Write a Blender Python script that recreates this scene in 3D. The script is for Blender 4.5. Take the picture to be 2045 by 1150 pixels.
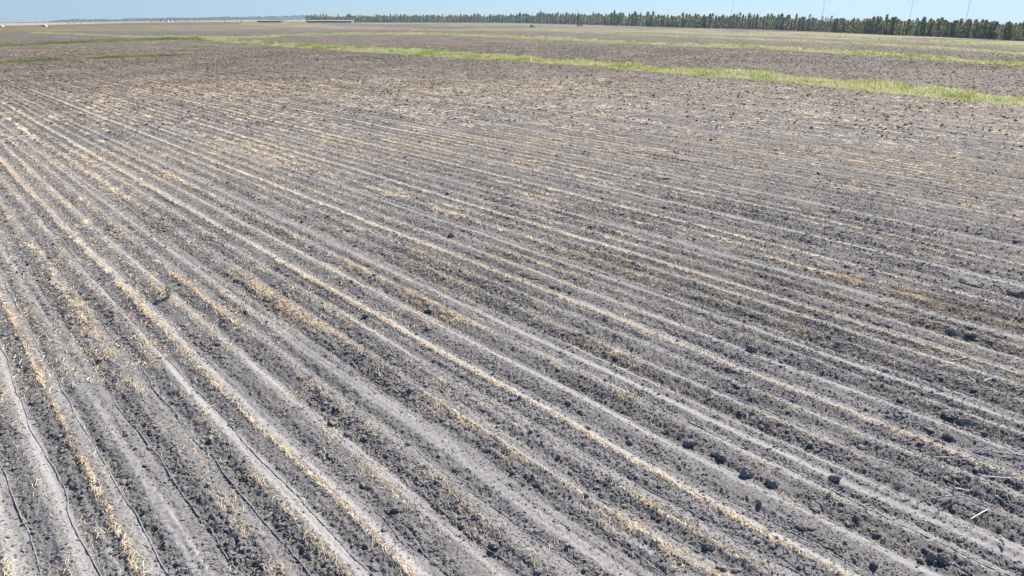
import bpy, math, random
import numpy as np
from mathutils import Vector

for o in list(bpy.data.objects):
    bpy.data.objects.remove(o)
R = math.radians
sc = bpy.context.scene
COL = sc.collection
rng = np.random.default_rng(7)
random.seed(7)

# ------------------------------------------------------------------ camera, sky, sun, exposure
H = 7.57                      # the camera hovers 7.57 m above the field
F = 1330.0                    # focal length in pixels of the 2045 px wide photograph
HORIZON = 33.0
PITCH = math.atan((575.0 - HORIZON) / F)
cd = bpy.data.cameras.new('camera')
cd.sensor_width = 36.0
cd.lens = F / 2045.0 * 36.0
cd.clip_start = 0.1
cd.clip_end = 30000
cam = bpy.data.objects.new('camera', cd)
cam.location = (0, 0, H)
cam.rotation_euler = (math.pi / 2 - PITCH, 0, 0)
COL.objects.link(cam)
sc.camera = cam

SUN_AZ, SUN_EL = R(40), R(43)
world = bpy.data.worlds.new('World')
sc.world = world
world.use_nodes = True
wn = world.node_tree
bg = wn.nodes['Background']
sky = wn.nodes.new('ShaderNodeTexSky')
sky.sky_type = 'NISHITA'
sky.sun_disc = False
sky.sun_elevation = SUN_EL
sky.sun_rotation = SUN_AZ
sky.altitude = 0
sky.air_density = 1.0
sky.dust_density = 0.0
sky.ozone_density = 1.5
bg.inputs['Strength'].default_value = 0.05
tint = wn.nodes.new('ShaderNodeMix')
tint.data_type = 'RGBA'; tint.blend_type = 'MULTIPLY'
tint.inputs[0].default_value = 1.0
tint.inputs[7].default_value = (.66, .86, 1.24, 1)
wn.links.new(sky.outputs[0], tint.inputs[6])
wn.links.new(tint.outputs[2], bg.inputs['Color'])

sd = bpy.data.lights.new('sun', 'SUN')
sd.energy = 5.0
sd.angle = R(0.5)
sd.color = (1.0, 0.95, 0.87)
sun = bpy.data.objects.new('sun', sd)
sv = Vector((math.sin(SUN_AZ) * math.cos(SUN_EL), math.cos(SUN_AZ) * math.cos(SUN_EL), math.sin(SUN_EL)))
sun.rotation_euler = (-sv).to_track_quat('-Z', 'Y').to_euler()
sun.location = (30, 60, 80)
COL.objects.link(sun)
sc.view_settings.view_transform = 'Standard'
sc.view_settings.look = 'None'
sc.view_settings.exposure = 0.92
sc.view_settings.gamma = 1.0
sc.render.engine = 'CYCLES'
sc.cycles.max_bounces = 4
sc.cycles.diffuse_bounces = 2
sc.cycles.volume_bounces = 0

# ------------------------------------------------------------------ helpers: projection, noise, meshes
CT, ST = math.cos(PITCH), math.sin(PITCH)


def at(px, py, z=0.0):
    """photograph pixel -> point of the plane z"""
    px = np.asarray(px, float); py = np.asarray(py, float)
    x = (px - 1022.5) / F; y = (575.0 - py) / F
    dz = -ST + y * CT
    t = (z - H) / np.minimum(dz, -1e-5)
    return x * t, (CT + y * ST) * t


def pix(X, Y, Z=0.0):
    dy = Y; dz = Z - H
    d = dy * CT - dz * ST
    u = dy * ST + dz * CT
    d = np.where(d < 0.5, 0.5, d)
    return 1022.5 + F * X / d, 575.0 - F * u / d, d


def smooth(a, b, x):
    t = np.clip((x - a) / (b - a), 0, 1)
    return t * t * (3 - 2 * t)


PF, PTH, PRO, PPSI, PK = 1363.0, 0.384025202, 0.00455775, -0.750076157, 0.065424976


def rowmap(X, Y):
    """across-row and along-row distance (m) of a ground point; the rows bend very slightly, as driven"""
    X = np.asarray(X, float); Y = np.asarray(Y, float)
    cp, sp = math.cos(PPSI), math.sin(PPSI)
    ul, vl = X * cp - Y * sp, X * sp + Y * cp
    px, py, d = pix(X, Y)
    pxc = np.clip(px, -500, 2545); pyc = np.clip(py, 70, 1600)
    x = (pxc - 1022.5) / PF; y = (575 - pyc) / PF
    rd = np.hypot(x, y); ru = rd.copy()
    for _ in range(8):
        ru = np.minimum(rd / (1 - PK * ru ** 2), 1.9)
    s = ru / np.maximum(rd, 1e-9); x = x * s; y = y * s
    c, n = math.cos(PRO), math.sin(PRO)
    x, y = c * x - n * y, n * x + c * y
    dz = np.minimum(-math.sin(PTH) + y * math.cos(PTH), -0.004)
    t = -H / dz
    gx, gy = x * t, (math.cos(PTH) + y * math.sin(PTH)) * t
    u, v = gx * cp - gy * sp, gx * sp + gy * cp
    out = np.maximum(np.maximum(-px, px - 2045) / 420.0, np.maximum((py - 1150) / 380.0, (105 - py) / 28.0))
    w = 1 - smooth(0.15, 1.0, out)
    w = np.where(d <= 1.0, 0, w)
    return ul * (1 - w) + u * w, vl * (1 - w) + v * w


def h32(ix, iy, seed):
    n = (ix.astype(np.int64) * 374761393 + iy.astype(np.int64) * 668265263 + seed * 974711) & 0xFFFFFFFF
    n = ((n ^ (n >> 13)) * 1274126177) & 0xFFFFFFFF
    n = ((n ^ (n >> 16)) * 2246822519) & 0xFFFFFFFF
    return ((n ^ (n >> 15)) & 0xFFFF).astype(np.float32) / 65535.0


def vn(x, y, seed=0):
    fx = np.floor(x); fy = np.floor(y)
    ix = fx.astype(np.int64); iy = fy.astype(np.int64)
    tx = (x - fx).astype(np.float32); ty = (y - fy).astype(np.float32)
    tx = tx * tx * (3 - 2 * tx); ty = ty * ty * (3 - 2 * ty)
    a = h32(ix, iy, seed); b = h32(ix + 1, iy, seed); c = h32(ix, iy + 1, seed); d = h32(ix + 1, iy + 1, seed)
    return (a * (1 - tx) + b * tx) * (1 - ty) + (c * (1 - tx) + d * tx) * ty


def rowhash(j, seed):
    return h32(np.asarray(j), np.asarray(j) * 0 + 11, seed)


def mesh(name, verts, faces, mat, smoothed=False, attrs=None, parent=None, link=True):
    """faces: list of (k, int array Nxk)"""
    me = bpy.data.meshes.new(name)
    verts = np.asarray(verts, np.float32)
    me.vertices.add(len(verts))
    me.vertices.foreach_set('co', verts.ravel())
    if isinstance(faces, np.ndarray):
        faces = [faces]
    tot = sum(f.size for f in faces); npoly = sum(len(f) for f in faces)
    me.loops.add(tot)
    me.loops.foreach_set('vertex_index', np.concatenate([f.ravel() for f in faces]).astype(np.int32))
    me.polygons.add(npoly)
    starts = []; s = 0
    for f in faces:
        starts.append(s + np.arange(len(f)) * f.shape[1]); s += f.size
    me.polygons.foreach_set('loop_start', np.concatenate(starts).astype(np.int32))
    me.polygons.foreach_set('use_smooth', np.full(npoly, smoothed, bool))
    for k, (kind, dom, data) in (attrs or {}).items():
        a = me.attributes.new(k, kind, dom)
        a.data.foreach_set({'FLOAT': 'value', 'FLOAT_VECTOR': 'vector', 'FLOAT_COLOR': 'color'}[kind], np.asarray(data, np.float32).ravel())
    me.update(calc_edges=True)
    if mat:
        me.materials.append(mat)
    o = bpy.data.objects.new(name, me)
    if link:
        COL.objects.link(o)
    if parent:
        o.parent = parent
    return o


def tag(o, label=None, cat=None, group=None, kind=None):
    for k, v in (('label', label), ('category', cat), ('group', group), ('kind', kind)):
        if v:
            o[k] = v
    return o


def empty(name, loc, label, cat, group=None, rz=0.0):
    o = bpy.data.objects.new(name, None)
    o.empty_display_size = 0.2
    o.location = loc; o.rotation_euler = (0, 0, rz)
    COL.objects.link(o)
    return tag(o, label, cat, group)


class MB:
    def __init__(s):
        s.v = []; s.f = []

    def box(s, x0, x1, y0, y1, z0, z1):
        b = len(s.v)
        s.v += [(x, y, z) for z in (z0, z1) for y in (y0, y1) for x in (x0, x1)]
        s.f += [(b, b + 2, b + 3, b + 1), (b + 4, b + 5, b + 7, b + 6), (b, b + 1, b + 5, b + 4),
                (b + 2, b + 6, b + 7, b + 3), (b, b + 4, b + 6, b + 2), (b + 1, b + 3, b + 7, b + 5)]
        return s

    def bar(s, p, q, r0, r1=None, n=6, caps=True):
        r1 = r0 if r1 is None else r1
        p = Vector(p); q = Vector(q); d = (q - p).normalized()
        a = d.orthogonal().normalized(); c = d.cross(a)
        b = len(s.v)
        for pt, r in ((p, r0), (q, r1)):
            for i in range(n):
                t = 2 * math.pi * i / n
                s.v.append(tuple(pt + (a * math.cos(t) + c * math.sin(t)) * r))
        for i in range(n):
            j = (i + 1) % n
            s.f.append((b + i, b + j, b + n + j, b + n + i))
        if caps:
            s.f += [tuple(b + i for i in reversed(range(n))), tuple(b + n + i for i in range(n))]
        return s

    def prism(s, pts, y0, y1):
        """outline in x,z extruded along y"""
        b = len(s.v); n = len(pts)
        s.v += [(x, y0, z) for x, z in pts] + [(x, y1, z) for x, z in pts]
        for i in range(n):
            j = (i + 1) % n
            s.f.append((b + i, b + j, b + n + j, b + n + i))
        s.f += [tuple(b + i for i in reversed(range(n))), tuple(b + n + i for i in range(n))]
        return s

    def build(s, name, mat, parent=None, smoothed=False):
        me = bpy.data.meshes.new(name)
        me.from_pydata(s.v, [], s.f)
        me.update()
        if smoothed:
            me.polygons.foreach_set('use_smooth', np.ones(len(me.polygons), bool))
        me.materials.append(mat)
        o = bpy.data.objects.new(name, me)
        COL.objects.link(o)
        if parent:
            o.parent = parent
        return o


def newmat(name):
    m = bpy.data.materials.new(name)
    m.use_nodes = True
    nt = m.node_tree
    return m, nt, nt.nodes['Principled BSDF']


class NT:
    """short-hand for wiring nodes"""
    def __init__(s, nt):
        s.nt = nt

    def n(s, t, **k):
        x = s.nt.nodes.new(t)
        for a, b in k.items():
            setattr(x, a, b)
        return x

    def put(s, sock, v):
        if hasattr(v, 'links') or isinstance(v, bpy.types.NodeSocket):
            s.nt.links.new(v, sock)
        else:
            sock.default_value = v

    def math(s, op, a, b=0.0, clamp=False):
        x = s.n('ShaderNodeMath', operation=op, use_clamp=clamp)
        s.put(x.inputs[0], a); s.put(x.inputs[1], b)
        return x.outputs[0]

    def mix(s, f, a, b, bt='MIX'):
        x = s.n('ShaderNodeMix', data_type='RGBA', blend_type=bt)
        s.put(x.inputs[0], f); s.put(x.inputs[6], a); s.put(x.inputs[7], b)
        return x.outputs[2]

    def attr(s, name, out='Fac'):
        x = s.n('ShaderNodeAttribute', attribute_name=name)
        return x.outputs[out]

    def noise(s, vec, scale, detail=2.0, rough=0.5, out='Fac'):
        x = s.n('ShaderNodeTexNoise')
        s.put(x.inputs['Vector'], vec)
        x.inputs['Scale'].default_value = scale
        x.inputs['Detail'].default_value = detail
        x.inputs['Roughness'].default_value = rough
        return x.outputs[out]

    def ramp(s, v, a, b, lo=0.0, hi=1.0):
        x = s.n('ShaderNodeMapRange', interpolation_type='SMOOTHSTEP')
        s.put(x.inputs[0], v)
        s.put(x.inputs[1], a); s.put(x.inputs[2], b); s.put(x.inputs[3], lo); s.put(x.inputs[4], hi)
        return x.outputs[0]

    def scale(s, vec, v3):
        x = s.n('ShaderNodeVectorMath', operation='MULTIPLY')
        s.put(x.inputs[0], vec); x.inputs[1].default_value = v3
        return x.outputs[0]


def c4(r, g, b):
    return (r, g, b, 1.0)


SOIL_DARK, SOIL_MID, SOIL_PALE = c4(.132, .126, .123), c4(.242, .231, .224), c4(.36, .341, .325)
STRAW_A, STRAW_B = c4(.74, .57, .36), c4(.64, .55, .44)


def soil_material():
    m, nt, bs = newmat('dry_soil')
    k = NT(nt)
    pos = k.n('ShaderNodeNewGeometry').outputs['Position']
    row = k.attr('row', 'Vector')
    streak = k.scale(row, (1.0, 0.28, 1.0))
    fine = k.noise(pos, 34.0, 4.0, 0.65)
    mid = k.noise(streak, 5.0, 4.0, 0.6)
    big = k.noise(streak, 0.55, 3.0, 0.55)
    dust = k.attr('dust'); straw = k.attr('straw'); rough = k.attr('rough'); brown = k.attr('brown')
    col = k.mix(k.ramp(k.math('ADD', k.math('MULTIPLY', fine, 0.6), k.math('MULTIPLY', mid, 0.4)), 0.36, 0.62), SOIL_DARK, SOIL_MID)
    # browner soil further out
    fleck = k.noise(pos, 0.62, 8.0, 0.92)
    fleck2 = k.noise(pos, 0.09, 4.0, 0.6)
    fleck = k.math('ADD', fleck, k.math('MULTIPLY', k.math('SUBTRACT', fleck2, 0.5), 0.25))
    bro = k.mix(k.ramp(fleck, 0.40, 0.51), c4(.044, .031, .021), c4(.120, .088, .060))
    bro = k.mix(k.ramp(fleck, 0.51, 0.61), bro, c4(.34, .275, .19))
    col = k.mix(k.math('MULTIPLY', brown, 0.9), col, bro)
    pal = k.math('MULTIPLY', k.ramp(k.math('ADD', dust, k.math('MULTIPLY', k.math('SUBTRACT', fine, 0.5), 2.3)), 0.15, 1.05), 0.9)
    col = k.mix(pal, col, SOIL_PALE)
    col = k.mix(k.ramp(big, 0.35, 0.75, 0.0, 0.2), col, c4(.13, .125, .12))
    # straw lying in the litter
    chop = k.noise(k.scale(row, (1.0, 0.42, 1.0)), 26.0, 3.0, 0.7)
    chop2 = k.noise(k.scale(row, (1.0, 0.5, 1.0)), 7.0, 2.0, 0.6)
    sm = k.math('ADD', straw, k.math('ADD', k.math('MULTIPLY', k.math('SUBTRACT', chop, 0.5), 2.3), k.math('MULTIPLY', k.math('SUBTRACT', chop2, 0.5), 1.4)))
    smk = k.ramp(sm, 0.70, 1.15)
    scol = k.mix(k.ramp(chop2, 0.3, 0.7), STRAW_A, STRAW_B)
    col = k.mix(k.math('MULTIPLY', smk, 0.9), col, scol)
    # tan stubble fields and green ground under the grass
    tn = k.noise(pos, 0.05, 4.0, 0.6)
    col = k.mix(k.attr('tan'), col, k.mix(k.ramp(tn, 0.35, 0.65), c4(.46, .36, .22), c4(.33, .29, .17)))
    gcol = k.mix(k.ramp(k.noise(pos, 0.9, 4.0, 0.65), 0.35, 0.68), c4(.15, .17, .06), c4(.36, .33, .15))
    col = k.mix(k.attr('grass'), col, gcol)
    ycol = k.mix(k.ramp(k.noise(pos, 0.15, 4.0, 0.65), 0.35, 0.68), c4(.27, .24, .05), c4(.44, .36, .09))
    col = k.mix(k.attr('yellow'), col, ycol)
    nt.links.new(col, bs.inputs['Base Color'])
    bs.inputs['Roughness'].default_value = 0.95
    bs.inputs['Specular IOR Level'].default_value = 0.15
    bp = k.n('ShaderNodeBump')
    bp.inputs['Distance'].default_value = 0.03
    nt.links.new(k.math('ADD', k.math('MULTIPLY', rough, 0.7), 0.12), bp.inputs['Strength'])
    nt.links.new(k.math('ADD', fine, k.math('MULTIPLY', k.noise(pos, 95.0, 2.0), 0.5)), bp.inputs['Height'])
    nt.links.new(bp.outputs[0], bs.inputs['Normal'])
    return m


def clod_material():
    m, nt, bs = newmat('clod_soil')
    k = NT(nt)
    pos = k.n('ShaderNodeNewGeometry').outputs['Position']
    f = k.noise(pos, 30.0, 4.0, 0.65)
    g = k.noise(pos, 3.0, 3.0, 0.6)
    col = k.mix(k.ramp(k.math('ADD', k.math('MULTIPLY', f, 0.6), k.math('MULTIPLY', g, 0.4)), 0.36, 0.66), c4(.180, .171, .164), c4(.31, .295, .283))
    col = k.mix(k.math('MULTIPLY', k.attr('brown'), 0.9), col, k.mix(k.ramp(g, 0.35, 0.65), c4(.085, .060, .044), c4(.21, .16, .115)))
    nt.links.new(col, bs.inputs['Base Color'])
    bs.inputs['Roughness'].default_value = 0.95
    bs.inputs['Specular IOR Level'].default_value = 0.1
    bp = k.n('ShaderNodeBump')
    bp.inputs['Distance'].default_value = 0.02
    bp.inputs['Strength'].default_value = 0.7
    nt.links.new(k.noise(pos, 60.0, 4.0, 0.7), bp.inputs['Height'])
    nt.links.new(bp.outputs[0], bs.inputs['Normal'])
    return m


def attr_material(name, rough=0.85, trans=0.0):
    """material whose own colour comes from each blade or leaf"""
    m, nt, bs = newmat(name)
    k = NT(nt)
    col = k.attr('tint', 'Color')
    pos = k.n('ShaderNodeNewGeometry').outputs['Position']
    col = k.mix(0.35, col, k.mix(k.noise(pos, 2.0, 2.0), c4(.5, .5, .5), c4(1.25, 1.25, 1.2)), 'MULTIPLY')
    nt.links.new(col, bs.inputs['Base Color'])
    bs.inputs['Roughness'].default_value = rough
    bs.inputs['Specular IOR Level'].default_value = 0.2
    if trans:
        tr = k.n('ShaderNodeBsdfTranslucent')
        nt.links.new(col, tr.inputs['Color'])
        mx = k.n('ShaderNodeMixShader')
        mx.inputs[0].default_value = trans
        nt.links.new(bs.outputs[0], mx.inputs[1]); nt.links.new(tr.outputs[0], mx.inputs[2])
        nt.links.new(mx.outputs[0], nt.nodes['Material Output'].inputs['Surface'])
    return m


def plain(name, a, b, scale=3.0, rough=0.7, spec=0.3):
    m, nt, bs = newmat(name)
    k = NT(nt)
    pos = k.n('ShaderNodeNewGeometry').outputs['Position']
    nt.links.new(k.mix(k.ramp(k.noise(pos, scale, 4.0, 0.6), 0.3, 0.7), c4(*a), c4(*b)), bs.inputs['Base Color'])
    bs.inputs['Roughness'].default_value = rough
    bs.inputs['Specular IOR Level'].default_value = spec
    return m


M_SOIL = soil_material()
M_CLOD = clod_material()
M_STRAW = attr_material('dry_straw', 0.7, 0.15)
M_GRASS = attr_material('grass_blades', 0.75, 0.5)
M_LEAF = attr_material('tree_leaves', 0.8, 0.58)
M_BARK = plain('bark', (.16, .13, .10), (.30, .26, .21), 2.0, 0.9)
M_PALEBARK = plain('pale_dead_bark', (.42, .37, .31), (.60, .54, .46), 2.0, 0.9)
M_HOSE = plain('weathered_hose', (.16, .17, .18), (.32, .34, .36), 6.0, 0.42, 0.5)
M_PIPE = plain('white_pipe', (.34, .37, .40), (.60, .62, .64), 8.0, 0.4, 0.5)
M_DARKWALL = plain('dark_red_boards', (.085, .045, .05), (.16, .075, .07), 0.4, 0.9)
M_PALEROOF = plain('pale_roof', (.36, .27, .21), (.48, .38, .30), 0.25, 0.8)
M_WHITE = plain('white_wall', (.70, .68, .64), (.82, .80, .76), 1.0, 0.8)
M_TAN = plain('tan_wall', (.55, .42, .28), (.68, .54, .36), 1.0, 0.8)
M_ORANGE = plain('orange_paint', (.60, .17, .05), (.72, .26, .09), 2.0, 0.5)
M_YELLOW = plain('yellow_paint', (.66, .48, .10), (.76, .58, .16), 2.0, 0.5)
M_BLUE = plain('blue_paint', (.10, .20, .36), (.20, .32, .50), 2.0, 0.5)
M_TYRE = plain('tyre_rubber', (.02, .02, .02), (.05, .05, .05), 5.0, 0.9)
M_STEEL = plain('grey_steel', (.30, .31, .33), (.42, .43, .45), 1.0, 0.5)
M_GLASS = plain('dark_window', (.03, .04, .05), (.07, .08, .10), 1.0, 0.15, 0.6)

# ------------------------------------------------------------------ the field: rows, straw, dust, clods as functions of place
SP = 0.1006 * H
U0 = -0.0134 * H
NOM = np.array([[.35, .13, .55, .65, .82, .9], [.50, .085, .55, .45, .85, 1.0], [.03, .1, .5, 1.0, .5, .9],
                [.36, .24, .55, .15, .8, 1.35], [.42, .07, .52, .50, .80, .95], [.95, .085, .50, 1.0, .70, .8]], np.float32)
# columns: straw strength, straw width, straw place, dust strength, dust place, cloddiness
MESSY = np.array([0, .15, 0, .3, .1, 0], np.float32)


def rows(X, Y):
    u, v = rowmap(X, Y)
    q = (u - U0) / SP
    q = q + (vn(v * 0.35, q * 0.15, 3) - .5) * 0.10 + (vn(v * 1.7, q * 0.9, 4) - .5) * 0.05
    j = np.floor(q); f = (q - j).astype(np.float32)
    return u, v, j.astype(np.int64), f


def surface(X, Y):
    """returns dict with height and the soil attributes"""
    X = np.asarray(X, float); Y = np.asarray(Y, float)
    u, v, j, f = rows(X, Y)
    r = np.hypot(X, Y)
    t = np.mod(j, 6)
    T = NOM[t]
    T = T.copy(); T[j == 1, 0] = 1.0
    r1, r2, r3 = rowhash(j, 1), rowhash(j, 2), rowhash(j, 3)
    far = smooth(16, 60, r)
    s_str = T[:, 0] * (0.75 + 0.5 * r1); s_w = T[:, 1] + MESSY[t] * smooth(2, 6, j.astype(float)) * r2
    s_p = T[:, 2] + (r2 - .5) * .08
    clump = vn(u * 1.1, v * 0.45, 21) * .55 + vn(u * 3.0, v * 1.3, 22) * .45
    along = vn(j * 7.3, v * 0.12, 23)
    cont = (t == 5) | (j == 1)
    mod = np.where(cont, (0.62 + .55 * clump) * (.8 + .35 * along), (0.40 + .9 * smooth(.35, .72, clump)) * (0.6 + .6 * along))
    straw = s_str * np.exp(-((f - s_p) / s_w) ** 2) * mod
    line1 = vn(u * 7.0, v * .10, 41); line2 = vn(u * 13.0, v * .22, 42)
    loose = smooth(.42, .80, vn(u * 5.2, v * 2.0, 24) * .65 + vn(u * 11, v * 5, 25) * .35) * (.45 + .75 * vn(u * .6, v * .12, 44))
    loose2 = smooth(.40, .75, vn(u * 5.5, v * 2.6, 26))
    straw = straw + (t != 5) * .30 * smooth(.6, .85, vn(u * 6.0, v * .16, 43)) * smooth(.3, .7, clump) + loose * .48 * (1.0 - .5 * T[:, 3]) + smooth(16, 45, r) * (.10 + .26 * loose2) * (.5 + .6 * vn(u * .25, v * .08, 27))
    straw = straw + smooth(30, 60, r) * .26 * smooth(.45, .75, vn(X * 1.6, Y * .8, 36)) * (.5 + .5 * vn(X * .12, Y * .1, 37))
    straw = straw + smooth(10, 28, r) * .42 * smooth(.50, .80, vn(u * 7.0, v * 3.0, 45)) * (.4 + .8 * smooth(.3, .65, vn(u * .6, v * .15, 46)))
    straw = straw * (1 - smooth(80, 140, r) * .93)
    dust = T[:, 3] * np.exp(-((f - T[:, 4]) / .13) ** 2) * (.75 + .5 * r3)
    edge = np.exp(-((f - .97) / .07) ** 2) + np.exp(-((f - .33) / .05) ** 2) * .5
    mid = 1 - .7 * smooth(13, 28, r)
    dust = dust + .38 * mid * edge * (.4 + .8 * vn(u * .5, v * .5, 28))
    dust = dust + .50 * mid * smooth(.62, .85, line1) * (.5 + .9 * clump) * (1 - .4 * np.clip(dust, 0, 1)) + .30 * mid * smooth(.6, .85, line2)
    dust = dust * (1 - .9 * smooth(85, 190, r))
    rough = T[:, 5] * (np.exp(-((f - .16) / .15) ** 2) + .65 * np.exp(-((f - .72) / .10) ** 2) * (T[:, 3] > .9) + .75 * np.exp(-((f - .5) / .3) ** 2) * (MESSY[t] > .05))
    rough = np.clip((rough + .30) * (.45 + 1.1 * vn(u * .8, v * .5, 29)), 0, 1.6)
    rough = rough * (1 - .75 * np.clip(dust, 0, 1))
    fr_ = .65 * smooth(14, 40, r)
    rough = rough * (1 - fr_) + fr_ * .75 * vn(X * .7, Y * .7, 38)
    # height
    z = .030 * np.cos(2 * np.pi * (f - .56)) - .020 * np.exp(-((f - T[:, 4]) / .12) ** 2) * T[:, 3]
    z = z + .030 * (vn(u * 1.6, v * .7, 31) - .5)
    z = z + (.026 * (line1 - .5) + .020 * (line2 - .5)) * (1 - smooth(50, 100, r))
    z = z + (T[:, 3] > .9) * np.exp(-((f - T[:, 4]) / .09) ** 2) * .008 * np.sin(v * 40 + 6 * f) * (r < 30)
    tot = .22 + rough
    n1 = vn(X * 5.0, Y * 5.0, 32); n2 = vn(X * 10.5, Y * 10.5, 33); n3 = vn(X * 22, Y * 22, 34); n4 = vn(X * 43, Y * 43, 35)
    z = z + tot * (.032 * (n1 - .5) + .028 * (np.abs(n2 - .5) * -2 + .5) + .034 * (n3 - .5)) + (.35 + rough) * .022 * (n4 - .5)
    z = z + rough * .05 * np.clip(n2 - .62, 0, 1) * 2
    z = z + .022 * np.clip(straw, 0, 1) * (n4 - .1)
    z = z * (1 - .75 * smooth(40, 110, r))
    return dict(u=u, v=v, j=j, f=f, z=z, straw=straw, dust=dust, rough=rough, r=r)


# polylines of the grass strips in the photograph: x, lower edge, height of the strip of ground
STRIPS = {
    'main': dict(pts=[(405, 80, 4), (500, 88, 6), (691, 102, 8), (856, 112, 8.5), (1020, 122, 9), (1178, 132, 8), (1305, 145, 9), (1520, 160, 10), (1660, 175, 13), (1820, 191, 14), (2045, 212, 15), (2350, 246, 17)], h=.52, d=16),
    'second': dict(pts=[(540, 71.5, 1), (640, 70, 2.4), (754, 69, 3), (881, 69.5, 3.3), (1020, 76, 3.3), (1102, 79, 3.3), (1203, 84, 3.5), (1305, 89, 3.5), (1407, 93.5, 3.5), (1520, 97.5, 3.5), (1647, 105.5, 4), (1793, 114.5, 4), (1926, 124.5, 4.5), (2045, 133, 4.5), (2300, 153, 5)], h=.5, d=7),
    'third': dict(pts=[(820, 60, 1.5), (1020, 61.5, 1.6), (1102, 63, 1.7), (1229, 68, 1.8), (1381, 74, 2), (1520, 79.5, 2), (1633, 84, 2.2), (1766, 91, 2.2), (1926, 99.5, 2.5), (2045, 109.5, 2.5), (2300, 128, 3)], h=.35, d=2.5),
    'fourth': dict(pts=[(1400, 66, 1.2), (1580, 71, 2), (1766, 79, 2.5), (1926, 87, 3), (2045, 94.5, 3.5), (2250, 108, 4)], h=.4, d=.9),
    'cross': dict(pts=[(-200, 101, 4), (0, 93.5, 4), (127, 88, 4), (254, 82.5, 4), (356, 80, 4.5), (430, 82, 5)], h=.38, d=6),
    'fork': dict(pts=[(60, 65.5, 1.5), (107, 67.5, 2.5), (178, 70.5, 2.5), (254, 74, 2.5), (381, 75.5, 3), (450, 77, 3.5), (560, 73, 2)], h=.3, d=4),
    'near_cross': dict(pts=[(-200, 137, 3), (0, 127.5, 3), (127, 119.5, 3), (229, 116.5, 2.6), (330, 112, 2.2), (400, 109.5, 1.6)], h=.22, d=10),
}
YELLOW = [(-200, 70, 3), (0, 63.5, 3.2), (127, 58.3, 3.4), (254, 56, 3), (381, 53.6, 2.6), (520, 51.5, 2.2), (640, 49.5, 1.5)]


def strip_mask(pts, px, py):
    p = np.array(pts, float)
    lo = np.interp(px, p[:, 0], p[:, 1]); hh = np.interp(px, p[:, 0], p[:, 2])
    c = lo - hh / 2
    m = 1 - smooth(.38, .62, np.abs(py - c) / np.maximum(hh, .5))
    return m * (px > p[0, 0]) * (px < p[-1, 0])


def far_drop(X, Y):
    """the land falls away gently towards the left, far off"""
    r = np.hypot(X, Y); az = np.degrees(np.arctan2(X, Y))
    k = np.interp(az, [-60, -37.5, -33, -29.5, -25.5, -21, -14, 0, 10, 18, 25, 37, 60], [22, 12.5, 7.5, 5.0, 3.6, 2.6, 2.2, 2.0, 5, 9, 15, 27, 40])
    return -smooth(600, 3200, r) * k * r / (F / CT) * 1.0


def brownness(X, Y):
    return smooth(26, 95, np.hypot(X, Y) + 10 * (vn(X * .05, Y * .05, 55) - .5))


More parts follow.
